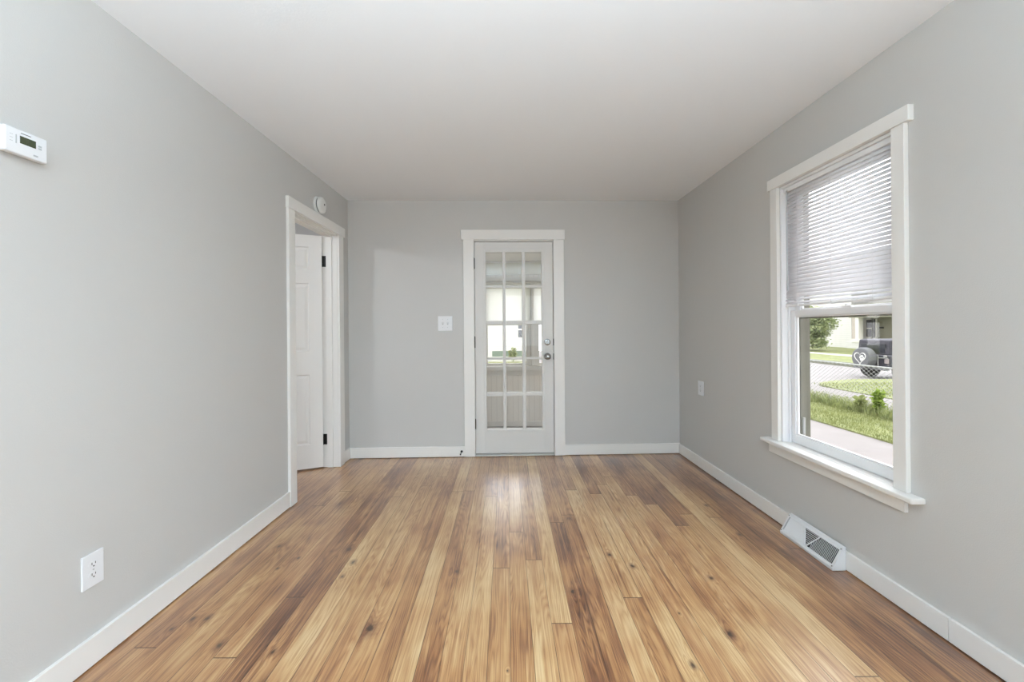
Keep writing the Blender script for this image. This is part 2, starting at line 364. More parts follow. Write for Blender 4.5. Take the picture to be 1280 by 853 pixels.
def wallmesh(f, a0, a1, z0, z1, b0, b1, holes):
    As = sorted(set([a0, a1] + [h[0] for h in holes] + [h[1] for h in holes])); Zs = sorted(set([z0, z1] + [h[2] for h in holes] + [h[3] for h in holes]))
    bm = bmesh.new(); mb = MB(f); mb.bm = bm; cache = {}
    def V(a, b, z):
        k = (a, b, z)
        if k not in cache: cache[k] = bm.verts.new(f(a, b, z))
        return cache[k]
    def solid(i, j):
        if i < 0 or j < 0 or i >= len(As) - 1 or j >= len(Zs) - 1: return False
        ca, cz = (As[i] + As[i + 1]) / 2, (Zs[j] + Zs[j + 1]) / 2
        return not any(h[0] < ca < h[1] and h[2] < cz < h[3] for h in holes)
    for i in range(len(As) - 1):
        for j in range(len(Zs) - 1):
            if not solid(i, j): continue
            x0, x1, y0, y1 = As[i], As[i + 1], Zs[j], Zs[j + 1]
            for b in (b0, b1): bm.faces.new((V(x0, b, y0), V(x1, b, y0), V(x1, b, y1), V(x0, b, y1)))
            if not solid(i - 1, j): bm.faces.new((V(x0, b0, y0), V(x0, b1, y0), V(x0, b1, y1), V(x0, b0, y1)))
            if not solid(i + 1, j): bm.faces.new((V(x1, b0, y0), V(x1, b1, y0), V(x1, b1, y1), V(x1, b0, y1)))
            if not solid(i, j - 1): bm.faces.new((V(x0, b0, y0), V(x1, b0, y0), V(x1, b1, y0), V(x0, b1, y0)))
            if not solid(i, j + 1): bm.faces.new((V(x0, b0, y1), V(x1, b0, y1), V(x1, b1, y1), V(x0, b1, y1)))
    return mb

# ================================================================== ROOM SHELL
YB = -4.2
# left door opening (a along left wall), back door opening, right window opening
LD = (2.803, 3.562, 0, 2.075); BD = (-.328, .470, 0, 2.075); RW = (1.735, 2.455, .50, 2.068)
struct('wall_left', wallmesh(LF, YB, 3.79, 0, ZC, -.13, 0, [LD]), M['wall'], 'plain light grey wall on the side of the open panelled door and thermostat', 'wall')
struct('wall_right', wallmesh(RF, YB, 3.87, -.9, ZC, -.15, 0, [RW, (-1.5, -.4, .6, 2.05)]), M['wall'], 'plain grey wall around the window with the mini blind', 'wall')
struct('wall_back', wallmesh(BF, -1.85, 2.0, 0, ZC, -.14, 0, [BD]), M['wall'], 'light grey end wall around the glazed door', 'wall')
struct('wall_rear', wallmesh(lambda a, b, z: Vector((a, YB - b, z)), -1.75, 1.95, 0, ZC, 0, .15, [(-1.5, -.2, .7, 2.2), (.3, 1.6, .7, 2.2)]), M['wall'], 'light grey wall behind the viewpoint with two window openings', 'wall')
mb = MB(); mb.box(-4.6, 1.95, YB - .15, 4.0, ZC, ZC + .12); struct('ceiling', mb, M['ceiling'], 'smooth white ceiling of the empty room', 'ceiling')

for nm_, q in (('light-blocking panel behind the viewpoint on the thermostat wall side', (-1.5, -.2)), ('light-blocking panel behind the viewpoint on the window wall side', (.3, 1.6))):
    mb = MB(); mb.box(q[0], q[1], YB - .14, YB - .13, .7, 2.2); struct('window_shade', mb, M['trim'], 'added white ' + nm_, 'light blocker')  # opaque panels added out of view to keep sky light out of the openings
mb = MB(RF); mb.box(-1.5, -.4, -.14, -.13, .6, 2.05); struct('window_shade', mb, M['trim'], 'added white light-blocking panel in the other opening of the window wall', 'light blocker')
# floor boards
BW = .085; X0 = .005
near = {-19:.42,-18:.45,-17:.42,-16:.45,-15:.5,-14:.52,-13:.66,-12:.22,-11:.24,-10:.74,-9:.66,-8:.6,-7:.68,-6:.36,-5:.76,-4:.40,-3:.66,-2:.62,-1:.52,
        0:.48,1:.70,2:.62,3:.22,4:.38,5:.78,6:.50,7:.74,8:.56,9:.62,10:.52,11:.66,12:.6,13:.64,14:.68,15:.5,16:.3,17:.22,18:.2,19:.16}  # right-end tones mix dark wood and painted wall shade; paler neighbours include painted reflection
joints = {-1:[2.03],1:[2.10],2:[1.646],6:[1.80],7:[2.93],10:[2.9],11:[2.75],12:[2.45],13:[2.6],4:[2.6],3:[2.5],5:[3.0],8:[3.1],-4:[3.0],-8:[3.1],-2:[2.9]}
far = {-1:.5,1:.42,2:.8,6:.74,7:.24,10:.26,11:.22,12:.3,13:.24,4:.45,3:.42,5:.4,8:.4,-4:.6,-8:.5,-2:.45}
bm = bmesh.new(); uvl = bm.loops.layers.uv.new('board')
lt = bm.faces.layers.float.new('tone'); ls = bm.faces.layers.float.new('seed'); lb = bm.faces.layers.float.new('blen')
rnd = random.Random(11)
k = int(math.floor((-4.6 - X0) / BW))
while X0 + k * BW < 1.95:
    x0 = X0 + k * BW; x1 = x0 + BW
    js = list(joints.get(k, []))
    y = YB - .1 - rnd.random() * 2; cuts = [y]
    if js: cuts = [YB - .1, js[0] - 2.9] if js[0] - 2.9 > YB else [YB - .1]; cuts += js
    while cuts[-1] < 4.1: cuts.append(cuts[-1] + 1.9 + rnd.random() * 2.4)
    for y0, y1 in zip(cuts, cuts[1:]):
        y1c = min(y1, 4.02)
        if y1c - y0 < .02: continue
        f = bm.faces.new([bm.verts.new((a, b, 0)) for a, b in ((x0, y0), (x1, y0), (x1, y1c), (x0, y1c))])
        f[ls] = rnd.random(); f[lb] = y1 - y0
        base = near.get(k, .3 + rnd.random() * .45)
        if js and y0 >= js[0] - 1e-4: base = far.get(k, base)
        elif not js and y0 > .8: base = min(.8, max(.15, base + (rnd.random() - .5) * .3)) if k in near else base
        f[lt] = base
        for l, uv in zip(f.loops, ((0, 0), (1, 0), (1, y1c - y0), (0, y1c - y0))): l[uvl].uv = uv
    k += 1
me = bpy.data.meshes.new('floor'); bm.to_mesh(me); bm.free(); me.materials.append(M['wood'])
fo = bpy.data.objects.new('floor', me); C.objects.link(fo); tag(fo, 'worn varnished pine strip floor running towards the glazed door', 'floor', kind='structure')
mb = MB(); mb.box(-4.6, 1.9, YB - .1, 3.99, -.12, -.004); struct('floor_base', mb, M['dark'], 'timber sub-floor hidden below the pine boards', 'floor')

# baseboards
def base(f, name, segs, label, th=.015, h=.098):
    mb = MB(f)
    for a0, a1 in segs:
        mb.box(a0, a1, 0, th, .006, h + .003)
    return struct(name, mb, M['trim'], label, 'baseboard', bevel=.0015)
base(LF, 'baseboard_left', [(YB, 2.742), (3.63, 3.765)], 'white baseboard below the thermostat and wall outlet', h=.105)
base(RF, 'baseboard_right', [(YB, 1.5285), (1.5305, 3.845)], 'white baseboard under the window, with a butt joint', h=.092)
base(BF, 'baseboard_back', [(-1.497, -.408), (.549, 1.66)], 'white baseboard on both sides of the glazed door')

# ================================================================== BACK DOOR (glazed)
f = BF
mb = MB(f); mb.box(-.408, -.308, 0, .02, .003, 2.062); mb.box(.450, .549, 0, .02, .003, 2.062); mb.box(-.429, .559, 0, .024, 2.062, 2.156)
t1 = struct('trim_1', mb, M['trim'], 'flat white casing around the glazed door', 'door casing', bevel=.002)
mb = MB(f); mb.box(-.328, -.306, -.14, 0, .003, 2.052); mb.box(.448, .470, -.14, 0, .003, 2.052); mb.box(-.328, .470, -.14, 0, 2.052, 2.074)
for q in ((-.306, -.294), (.436, .448)): mb.box(q[0], q[1], -.14, -.055, .003, 2.052)
mb.box(-.294, .436, -.14, -.055, 2.04, 2.052)
obj('door_jamb', mb, M['trim'], t1, bevel=.001)
d1 = thing('door_1', BF(.07, 0, 0), 'white glazed exterior door with fifteen small panes', 'door', kind='structure')
xs = [(-.196, -.037), (-.008, .149), (.180, .337)]; zs = [(1.632, 1.946), (1.293, 1.606), (.941, 1.258), (.605, .918), (.254, .571)]
xs = [(a - .001, b - .001) for a, b in xs]
L0, L1, Z0, Z1 = -.302, .444, .026, 2.046
bb0, bb1 = -.050, -.008
mb = MB(f); mb.box(L0, xs[0][0] - .018, bb0, bb1, Z0, Z1); mb.box(xs[2][1] + .018, L1, bb0, bb1, Z0, Z1)
mb.box(xs[0][0] - .018, xs[2][1] + .018, bb0, bb1, zs[0][1] + .018, Z1); mb.box(xs[0][0] - .018, xs[2][1] + .018, bb0, bb1, Z0, zs[4][0] - .018)
leaf = obj('door_leaf', mb, M['doorp'], d1, bevel=.0012)
mb = MB(f)   # glazing grid with moulded edge
A0, A1, B0, B1 = xs[0][0] - .022, xs[2][1] + .022, zs[4][0] - .022, zs[0][1] + .022
g0, g1 = -.054, -.002
mb.box(A0, xs[0][0], g0, g1, B0, B1); mb.box(xs[2][1], A1, g0, g1, B0, B1); mb.box(xs[0][0], xs[2][1], g0, g1, zs[0][1], B1); mb.box(xs[0][0], xs[2][1], g0, g1, B0, zs[4][0])
for i in (0, 1): mb.box(xs[i][1], xs[i + 1][0], g0 + .006, g1 - .004, zs[4][0], zs[0][1])
for j in range(4):
    for i in range(3): mb.box(xs[i][0], xs[i][1], g0 + .006, g1 - .004, zs[j + 1][1], zs[j][0])
obj('glazing_bars', mb, M['doorp'], d1, bevel=.003)
mb = MB(f); mb.box(xs[0][0] - .01, xs[2][1] + .01, -.031, -.027, B0 + .01, B1 - .01); obj('glass', mb, M['glass'], d1)
for z0, z1 in ((1.79, 1.89), (1.037, 1.143), (.262, .356)):
    mb = MB(f); mb.cyl(f(-.306, .001, z0), f(-.306, .001, z1), .0055, n=12)
    for zz in (z0, z1): mb.cyl(f(-.306, .001, zz - .003), f(-.306, .001, zz + .003), .004, n=10)
    mb.box(-.312, -.300, -.012, -.002, z0, z1)
    obj('hinge', mb, M['black'], d1)
nrm = (f(0, 1, 0) - f(0, 0, 0))
mb = MB(f); mb.lathe(f(.388, -.008, 1.084), nrm, [(0, 0), (0, .030), (.006, .031), (.010, .027), (.012, .018), (.012, .0)]); mb.box(.384, .392, .002, .022, 1.068, 1.100)
db = obj('deadbolt', mb, M['chrome'], d1, smooth=False, bevel=.001)
mb = MB(f); mb.lathe(f(.388, -.008, .947), nrm, [(0, 0), (0, .033), (.006, .033), (.010, .022), (.014, .012), (.030, .011), (.036, .020), (.046, .027), (.058, .027), (.066, .021), (.069, .0)])
obj('door_knob', mb, M['chrome'], d1, smooth=True)
for z, h in ((1.084, .032), (.945, .03)):
    mb = MB(f); mb.box(.4435, .4485, -.03, .0015, z - h, z + h); obj('strike_plate', mb, M['black'], d1)
mb = MB(f); mb.prism([(-.14, .003), (.012, .003), (.008, .012), (-.02, .024), (-.14, .024)], -.306, .448, lambda p, q, t: f(t, p, q))
obj('threshold', mb, M['thresh'], d1, bevel=.001)

# ================================================================== LEFT DOOR (six panel, ajar)
f = LF
mb = MB(f); mb.box(2.742, 2.823, 0, .02, .003, 2.06); mb.box(3.542, 3.632, 0, .02, .003, 2.06); mb.box(2.735, 3.662, 0, .024, 2.06, 2.14)
t2 = struct('trim_2', mb, M['trim'], 'flat white casing around the side doorway below the smoke alarm', 'door casing', bevel=.002)
mb = MB(f); mb.box(2.803, 2.825, -.135, 0, .003, 2.053); mb.box(3.540, 3.562, -.135, 0, .003, 2.053); mb.box(2.803, 3.562, -.135, 0, 2.053, 2.075)
mb.box(2.825, 2.836, -.095, -.045, .003, 2.042); mb.box(3.529, 3.540, -.095, -.045, .003, 2.042); mb.box(2.825, 3.540, -.095, -.045, 2.042, 2.053)
obj('door_jamb', mb, M['trim'], t2, bevel=.0012)
mb = MB(f); mb.box(2.73, 2.80, -.15, -.13, .003, 2.09); mb.box(3.565, 3.63, -.15, -.13, .003, 2.09); mb.box(2.73, 3.63, -.15, -.13, 2.078, 2.15)
obj('rear_casing', mb, M['trim'], t2, bevel=.002)
HP = Vector((-1.634, 3.553, 0)); DD = Vector((-.922, -.388, 0)).normalized(); DN = Vector((DD.y, -DD.x, 0))  # DN: towards the viewer side
if DN.y > 0: DN = -DN
def DF(s, t, z): return HP + DD * s + DN * t + Vector((0, 0, z))
d2 = thing('door_2', DF(.36, 0, 0), 'white six-panel door standing open in the side doorway', 'door', kind='structure')
W2 = .70; px_ = [(.105, .305), (.395, .595)]; pz = [(1.741, 1.942), (1.031, 1.626), (.22, .83)]
th2 = .034
mb = wallmesh(lambda a, b, z: DF(a, b, z), 0.004, W2, .012, 2.045, 0, th2, [(x0, x1, z0, z1) for x0, x1 in px_ for z0, z1 in pz])
leaf2 = obj('door_leaf', mb, M['trim'], d2)
for x0, x1 in px_:
    for z0, z1 in pz:
        mb = MB()
        def ringpts(i, t): return [DF(x0 + i, t, z0 + i), DF(x1 - i, t, z0 + i), DF(x1 - i, t, z1 - i), DF(x0 + i, t, z1 - i)]
        for sgn in (0, 1):
            T = (lambda d: th2 - d) if sgn else (lambda d: d)
            lv = [(0, T(0)), (.008, T(.008)), (.016, T(.008)), (.036, T(.002))]
            rs = [[mb.bm.verts.new(p) for p in ringpts(i, t)] for i, t in lv]
            for A, B in zip(rs, rs[1:]):
                for q in range(4): mb.bm.faces.new((A[q], A[(q + 1) % 4], B[(q + 1) % 4], B[q]))
            mb.bm.faces.new(rs[-1])
        obj('door_panel', mb, M['trim'], leaf2)
for z0, z1 in ((1.775, 1.872), (.205, .297)):
    mb = MB(); mb.box(0, 0, 0, 0, 0, 0); mb.bm.clear()
    mb.cyl((-1.640, 3.549, z0), (-1.640, 3.549, z1), .006, n=12)
    mb.box(3.534, 3.5395, -.132, -.098, z0, z1, f=LF)
    mb.box(-.001, .003, .002, th2 - .002, z0, z1, f=DF)
    obj('hinge', mb, M['black'], d2)
mb = MB()
for sg in (0, 1):
    o_ = DF(.64, th2 if sg else 0, .93); ax = DN if sg else -DN
    mb.lathe(o_, ax, [(0, 0), (0, .03), (.006, .03), (.012, .012), (.03, .011), (.04, .024), (.055, .026), (.064, .018), (.066, 0)], 24)
obj('door_knob', mb, M['chrome'], d2, smooth=True)

# side room beyond
mb = MB()
mb.box(-4.75, -4.6, -.2, 4.1, 0, ZC); mb.box(-4.75, -1.70, 4.0, 4.15, 0, ZC); mb.box(-4.75, -1.70, -.2, -.05, 0, ZC)
struct('wall_side_room', mb, M['wall'], 'pale walls of the room beyond the open six-panel door', 'wall')

# ================================================================== WINDOW
f = RF
w1 = thing('window_1', RF(2.09, 0, .42), 'white double-hung window looking onto the street, lower sash clear', 'window', kind='structure')
mb = MB(f); mb.box(1.678, 1.735, 0, .021, .512, 2.068); mb.box(2.455, 2.515, 0, .021, .512, 2.068); mb.box(1.655, 2.535, 0, .026, 2.068, 2.134)
obj('window_casing', mb, M['trim'], w1, bevel=.002)
mb = MB(f); mb.box(1.618, 2.568, 0, .062, .488, .512); mb.box(1.737, 2.453, -.075, 0.0, .488, .512)
obj('window_sill', mb, M['trim'], w1, bevel=.006, seg=3)
mb = MB(f); mb.box(1.690, 2.545, 0, .018, .424, .488); obj('apron', mb, M['trim'], w1, bevel=.002)
mb = MB(f); mb.box(1.7352, 1.747, -.10, -.001, .512, 2.066); mb.box(2.443, 2.4548, -.10, -.001, .512, 2.066); mb.box(1.735, 2.455, -.10, -.001, 2.053, 2.0675)
mb.box(1.747, 1.757, -.048, -.036, .512, 2.053); mb.box(2.433, 2.443, -.048, -.036, .512, 2.053)
obj('window_frame', mb, M['vinyl'], w1, bevel=.001)
def sash(name, b0, b1, z0, z1, st, bot, top):
    mb = MB(f); a0, a1 = 1.749, 2.441
    mb.box(a0, a0 + st, b0, b1, z0, z1); mb.box(a1 - st, a1, b0, b1, z0, z1); mb.box(a0 + st, a1 - st, b0, b1, z0, z0 + bot); mb.box(a0 + st, a1 - st, b0, b1, z1 - top, z1)
    # glazing bead
    i = .008
    mb.box(a0 + st, a0 + st + i, b0 + .006, b1 - .008, z0 + bot, z1 - top); mb.box(a1 - st - i, a1 - st, b0 + .006, b1 - .008, z0 + bot, z1 - top)
    mb.box(a0 + st, a1 - st, b0 + .006, b1 - .008, z0 + bot, z0 + bot + i); mb.box(a0 + st, a1 - st, b0 + .006, b1 - .008, z1 - top - i, z1 - top)
    o = obj(name, mb, M['vinyl'], w1, bevel=.0015)
    mb = MB(f); mb.box(a0 + st + .002, a1 - st - .002, (b0 + b1) / 2 - .002, (b0 + b1) / 2 + .002, z0 + bot + .001, z1 - top - .001); obj('glass', mb, M['glass'], o)
    return o
lower = sash('lower_sash', -.078, -.050, .514, 1.312, .036, .050, .034)
upper = sash('upper_sash', -.108, -.082, 1.285, 2.052, .036, .030, .036)
mb = MB(f); mb.box(2.02, 2.08, -.070, -.052, 1.312, 1.322); mb.box(2.045, 2.055, -.070, -.050, 1.322, 1.330); obj('sash_lock', mb, M['vinyl'], lower, bevel=.002)
mb = MB(f); mb.box(1.70, 1.757, -.17, -.112, .45, 2.1); mb.box(2.440, 2.50, -.17, -.112, .45, 2.1); mb.box(1.757, 2.440, -.17, -.112, 2.04, 2.1)
mb.box(1.757, 2.440, -.20, -.112, .455, .505); mb.box(1.757, 2.440, -.125, -.112, 1.262, 1.275)
obj('exterior_frame', mb, M['extjamb'], w1, bevel=.002)
mb = MB(f); mb.box(2.428, 2.440, -.130, -.118, .505, .66); obj('screen_track', mb, M['galv'], w1, bevel=.001)

# mini blind
bl = thing('mini_blind', RF(2.1, -.025, 1.335), 'white slatted mini blind half lowered inside the window frame', 'blind')
a0, a1 = 1.752, 2.438
mb = MB(f); mb.box(a0, a1, -.040, -.012, 2.026, 2.052); obj('headrail', mb, M['vinyl'], bl, bevel=.002)
mb = MB(f); mb.box(a0 + .003, a1 - .003, -.037, -.015, 1.334, 1.346); obj('bottom_rail', mb, M['vinyl'], bl, bevel=.003)
mb = MB(f); n = 32; zt, zb = 2.016, 1.356; tilt = math.radians(-62)
for i in range(n):
    z = zt + (zb - zt) * i / (n - 1)
    tl = tilt if i < n - 2 else tilt * .6
    pts = []
    for j in range(5):
        u = (j / 4 - .5) * .0254; h = .0022 * (1 - (2 * j / 4 - 1) ** 2)
        pts.append((-.026 + u * math.cos(tl) - h * math.sin(tl), z + u * math.sin(tl) + h * math.cos(tl)))
    lo = [mb.bm.verts.new(f(a0 + .004, b, zz)) for b, zz in pts]; hi = [mb.bm.verts.new(f(a1 - .004, b, zz)) for b, zz in pts]
    for j in range(4): mb.bm.faces.new((lo[j], lo[j + 1], hi[j + 1], hi[j]))
sl = obj('slats', mb, M['slat'], bl, recalc=False, smooth=True)
md = sl.modifiers.new('thick', 'SOLIDIFY'); md.thickness = .0004
for a in (1.86, 2.095, 2.33):
    mb = MB(f)
    for b in (-.0135, -.0385): mb.cyl(f(a, b, 1.346), f(a, b, 2.026), .0008, n=5)
    mb.box(a - .004, a + .004, -.040, -.011, 1.334, 1.349)
    obj('ladder_cord', mb, M['vinyl'], bl)
mb = MB(f); mb.cyl(f(2.405, -.006, 2.03), f(2.405, -.008, 1.43), .0035, .0045, n=6); mb.cyl(f(2.405, -.012, 2.036), f(2.405, -.006, 2.026), .002, n=6)
obj('tilt_wand', mb, M['button'], bl)

# ================================================================== WALL FITTINGS
f = LF
th = thing('thermostat', LF(1.25, 0, 1.764), 'white digital thermostat with a small dark display on the side wall', 'thermostat')
mb = MB(f); mb.box(1.204, 1.300, 0, .008, 1.770, 1.836); obj('mounting_plate', mb, M['button'], th, bevel=.001)
mb = MB(f); mb.box(1.196, 1.307, .008, .030, 1.764, 1.842); obj('case', mb, M['plastic'], th, bevel=.004, seg=3)
mb = MB(f); mb.box(1.230, 1.277, .0300, .0308, 1.797, 1.826); obj('display_bezel', mb, M['plastic'], th, bevel=.001)
mb = MB(f); mb.box(1.233, 1.2745, .0306, .0312, 1.7995, 1.8225); lc = obj('display', mb, M['lcd'], th)
mb = MB(f)
def seg7(a, z, on, s=.006):   # two-digit reading made of bars
    w_, h_ = s * .9, s
    P = {'t': (a, a + w_, z + 2 * h_ - .0008, z + 2 * h_), 'm': (a, a + w_, z + h_ - .0004, z + h_ + .0004), 'b': (a, a + w_, z, z + .0008),
         'tl': (a, a + .0008, z + h_, z + 2 * h_), 'tr': (a + w_ - .0008, a + w_, z + h_, z + 2 * h_), 'bl': (a, a + .0008, z, z + h_), 'br': (a + w_ - .0008, a + w_, z, z + h_)}
    for k_ in on: q = P[k_]; mb.box(q[0], q[1], .0312, .0314, q[2], q[3])
seg7(1.245, 1.805, ('t', 'tr', 'br')); seg7(1.253, 1.805, ('t', 'tr', 'm', 'bl', 'b'))
obj('digits', mb, M['lcdseg'], lc)
for z in (1.811, 1.8035):
    mb = MB(f); mb.box(1.281, 1.290, .030, .0315, z - .0028, z + .0028); obj('button', mb, M['button'], th, bevel=.0006)
mb = MB(f); mb.box(1.268, 1.280, .030, .0313, 1.774, 1.779); obj('button', mb, M['button'], th, bevel=.0006)
mb = MB(f); mb.box(1.222, 1.225, .030, .0312, 1.795, 1.822); obj('mode_slider', mb, M['button'], th)
mb = MB(f); mb.box(1.236, 1.262, .0300, .0304, 1.8305, 1.8325); obj('name_strip', mb, M['ventdark'], th)
mb = MB(f)
for z in (1.799, 1.809, 1.819): mb.box(1.208, 1.216, .0300, .0303, z - .0008, z + .0008)
obj('legend_marks', mb, M['button'], th)

al = thing('smoke_alarm', LF(3.19, 0, 2.145), 'round white smoke alarm mounted just above the side doorway casing', 'smoke alarm')
ax = LF(0, 1, 0) - LF(0, 0, 0); c0 = LF(3.19, 0, 2.212)
mb = MB(); mb.lathe(c0, ax, [(0, 0), (0, .068), (.012, .068), (.016, .062), (.016, 0)], 40); obj('base_plate', mb, M['alarm'], al, smooth=False)
mb = MB(); mb.lathe(c0, ax, [(.016, 0), (.016, .056), (.026, .056), (.026, 0)], 40); obj('sensing_gap', mb, M['ventdark'], al)
mb = MB(); mb.lathe(c0, ax, [(.025, 0), (.025, .064), (.030, .0665), (.040, .064), (.046, .055), (.048, .03), (.0485, 0)], 40); obj('cover', mb, M['alarm'], al, smooth=True)
mb = MB(); cc = LF(3.208, .0475, 2.221); mb.lathe(cc, ax, [(0, 0), (0, .0085), (.002, .008), (.002, 0)], 16); obj('sensor_hole', mb, M['dark'], al)  # small black disc for the sensor hole

def outlet(name, f, a0, a1, z0, z1, label, group=None, recept=True):
    t = thing(name, f((a0 + a1) / 2, 0, z0), label, 'wall outlet', group)
    mb = MB(f); mb.box(a0, a1, 0, .007, z0, z1); obj('cover_plate', mb, M['plastic'], t, bevel=.0025, seg=3)
    am = (a0 + a1) / 2; zm = (z0 + z1) / 2
    for s in (1, -1):
        zc = zm + s * .0195
        mb = MB(f); prof = []
        for i in range(24):
            tt = 2 * math.pi * i / 24; prof.append((.0165 * math.cos(tt), max(-.0125, min(.0125, .0165 * math.sin(tt)))))
        mb.prism(prof, .007, .0085, lambda p, q, tq: f(am + p, tq, zc + q)); r = obj('receptacle', mb, M['plastic'], t)
        mb = MB(f)
        mb.box(am - .0075, am - .0050, .0083, .0087, zc - .001, zc + .008); mb.box(am + .0050, am + .0072, .0083, .0087, zc, zc + .0075)
        mb.cyl(f(am, .0083, zc - .0065), f(am, .0088, zc - .0065), .0027, n=10); obj('slots', mb, M['dark'], r)
    mb = MB(f); mb.cyl(f(am, .007, zm), f(am, .0082, zm), .003, n=12); obj('screw', mb, M['button'], t)
    return t
outlet('wall_outlet', LF, 1.423, 1.499, .287, .409, 'white duplex wall outlet above the baseboard on the thermostat wall')
outlet('wall_outlet', RF, 3.393, 3.482, .630, .751, 'small white wall outlet between the window and the far corner')
f = BF
sw = thing('light_switch', BF(-.583, 0, 1.2), 'white double toggle light switch beside the glazed door', 'light switch')
mb = MB(f); mb.box(-.652, -.516, 0, .007, 1.2, 1.34); obj('cover_plate', mb, M['plastic'], sw, bevel=.003, seg=3)
for a in (-.607, -.561):
    mb = MB(f); mb.box(a - .006, a + .006, .007, .0078, 1.258, 1.284); mt = obj('toggle_slot', mb, M['button'], sw)
    mb = MB(f); mb.prism([(.007, 1.264), (.007, 1.278), (.019, 1.290), (.020, 1.282)], a - .004, a + .004, lambda p, q, t: f(t, p, q)); obj('toggle', mb, M['plastic'], sw, bevel=.0008)
    for z in (1.232, 1.308):
        mb = MB(f); mb.cyl(f(a, .007, z), f(a, .008, z), .0028, n=10); obj('screw', mb, M['button'], sw)
ds = thing('door_stop', BF(-.44, .015, .05), 'small black door stop fixed to the baseboard by the glazed door', 'door stop')
mb = MB(f); mb.lathe(f(-.437, .0145, .055), nrm, [(0, 0), (0, .011), (.004, .011), (.006, .006), (.006, 0)], 16); obj('mounting_base', mb, M['black'], ds)
mb = MB(f); mb.cyl(f(-.437, .018, .055), f(-.442, .062, .046), .0035, n=10); obj('rod', mb, M['black'], ds)
mb = MB(f); mb.cyl(f(-.442, .062, .046), f(-.4435, .076, .0432), .0065, n=14); obj('rubber_tip', mb, M['black'], ds)

# floor register
f = RF
vt = thing('baseboard_register', RF(2.165, .02, 0), 'white metal baseboard heating register below the window', 'floor vent')
va0, va1 = 1.983, 2.352
PB = (.082, .002); PT = (.028, .112)          # front foot, front top (b, z)
def face(u, v, off=0):                      # u along 0..1 (near->far), v 0..1 up the sloped face
    b = PB[0] + (PT[0] - PB[0]) * v; z = .016 + (PT[1] - .016) * v
    nx, nz = .87, .49
    return RF(va0 + (va1 - va0) * u, b + off * nx, z + off * nz)
prof = [(.0155, .002), PB, (.084, .018), PT, (.0155, .118)]
mb = MB(f)
for a_, b_ in ((va0, va0 + .003), (va1 - .003, va1)): mb.prism(prof, a_, b_, lambda p, q, t: f(t, p, q))
mb.prism([(.0155, .002), (.0155, .118), (.018, .118), (.018, .002)], va0, va1, lambda p, q, t: f(t, p, q))
obj('end_panels', mb, M['vent'], vt, bevel=.0008)
def bar(p0, p1, w_, d0, d1, mb):             # straight bar on face from (u,v) to (u,v), width w_ in m
    P = face(*p0); Q = face(*p1); dr = (Q - P).normalized(); n_ = (face(0, 0, 1) - face(0, 0, 0)).normalized(); sd = dr.cross(n_).normalized() * w_ / 2
    vs = []
    for base_ in (P, Q):
        for s_ in (-1, 1):
            for d in (d0, d1): vs.append(mb.bm.verts.new(base_ + sd * s_ + n_ * d))
    for q in ((0, 1, 3, 2), (4, 6, 7, 5), (0, 4, 5, 1), (2, 3, 7, 6), (0, 2, 6, 4), (1, 5, 7, 3)): mb.bm.faces.new([vs[i] for i in q])
mb = MB(f)
bar((0, .06), (1, .06), .016, -.001, .003, mb); bar((0, .93), (1, .93), .016, -.001, .003, mb)
bar((.012, 0), (.012, 1), .012, -.001, .003, mb); bar((.988, 0), (.988, 1), .012, -.001, .003, mb)
bar((.345, .92), (.50, .08), .006, -.001, .004, mb); bar((.655, .92), (.50, .08), .006, -.001, .004, mb)
mb.prism([(.0155, .113), (.030, .108), (.030, .113), (.0155, .119)], va0, va1, lambda p, q, t: f(t, p, q))
mb.prism([(.070, .002), (.084, .002), (.086, .018), (.072, .020)], va0, va1, lambda p, q, t: f(t, p, q))
obj('face_frame', mb, M['vent'], vt, bevel=.0008)
mb = MB(f); nfin = 15
def fin(p0, p1, ang, mb, wd=.0085):
    P = face(*p0, -.004); Q = face(*p1, -.004); dr = (Q - P).normalized(); n_ = (face(0, 0, 1) - face(0, 0, 0)).normalized(); sd = dr.cross(n_).normalized()
    d = (sd * math.cos(ang) + n_ * math.sin(ang)) * wd / 2; e = (n_ * math.cos(ang) - sd * math.sin(ang)) * .0005
    vs = [mb.bm.verts.new(x) for b_ in (P, Q) for x in (b_ - d - e, b_ - d + e, b_ + d + e, b_ + d - e)]
    for q in ((0, 1, 2, 3), (7, 6, 5, 4), (0, 4, 5, 1), (1, 5, 6, 2), (2, 6, 7, 3), (3, 7, 4, 0)): mb.bm.faces.new([vs[i] for i in q])
V0, V1 = .12, .86
def tri_edge(u):   # v where the diagonal crosses for this u
    return .08 + (abs(u - .5) / .155) * .84
for i in range(18):
    u = .045 + i * .0232
    vlim = V1 if abs(u - .5) > .155 else min(V1, tri_edge(u) - .04)
    if vlim > V0 + .05: fin((u, V0), (u, vlim), math.radians(62), mb, .0075)
    u2 = 1 - u
    if vlim > V0 + .05: fin((u2, V0), (u2, vlim), math.radians(-12), mb, .0092)
for j in range(8):
    v = .22 + j * .085; hw = (v - .08) / .84 * .155 - .012
    if hw > .01: fin((.5 - hw, v), (.5 + hw, v), math.radians(55), mb, .006)
obj('fins', mb, M['vent'], vt)
mb = MB(f); mb.prism([(.018, .004), (.060, .004), (.028, .098), (.018, .104)], va0 + .003, va1 - .003, lambda p, q, t: f(t, p, q)); obj('duct_opening', mb, M['ventdark'], vt)
for u, v in ((.014, .93), (.014, .06), (.986, .93), (.986, .06)):
    mb = MB(f); p_ = face(u, v, .003); n_ = (face(0, 0, 1) - face(0, 0, 0)).normalized(); mb.cyl(p_, p_ + n_ * .0015, .003, n=10); obj('screw', mb, M['chrome'], vt)

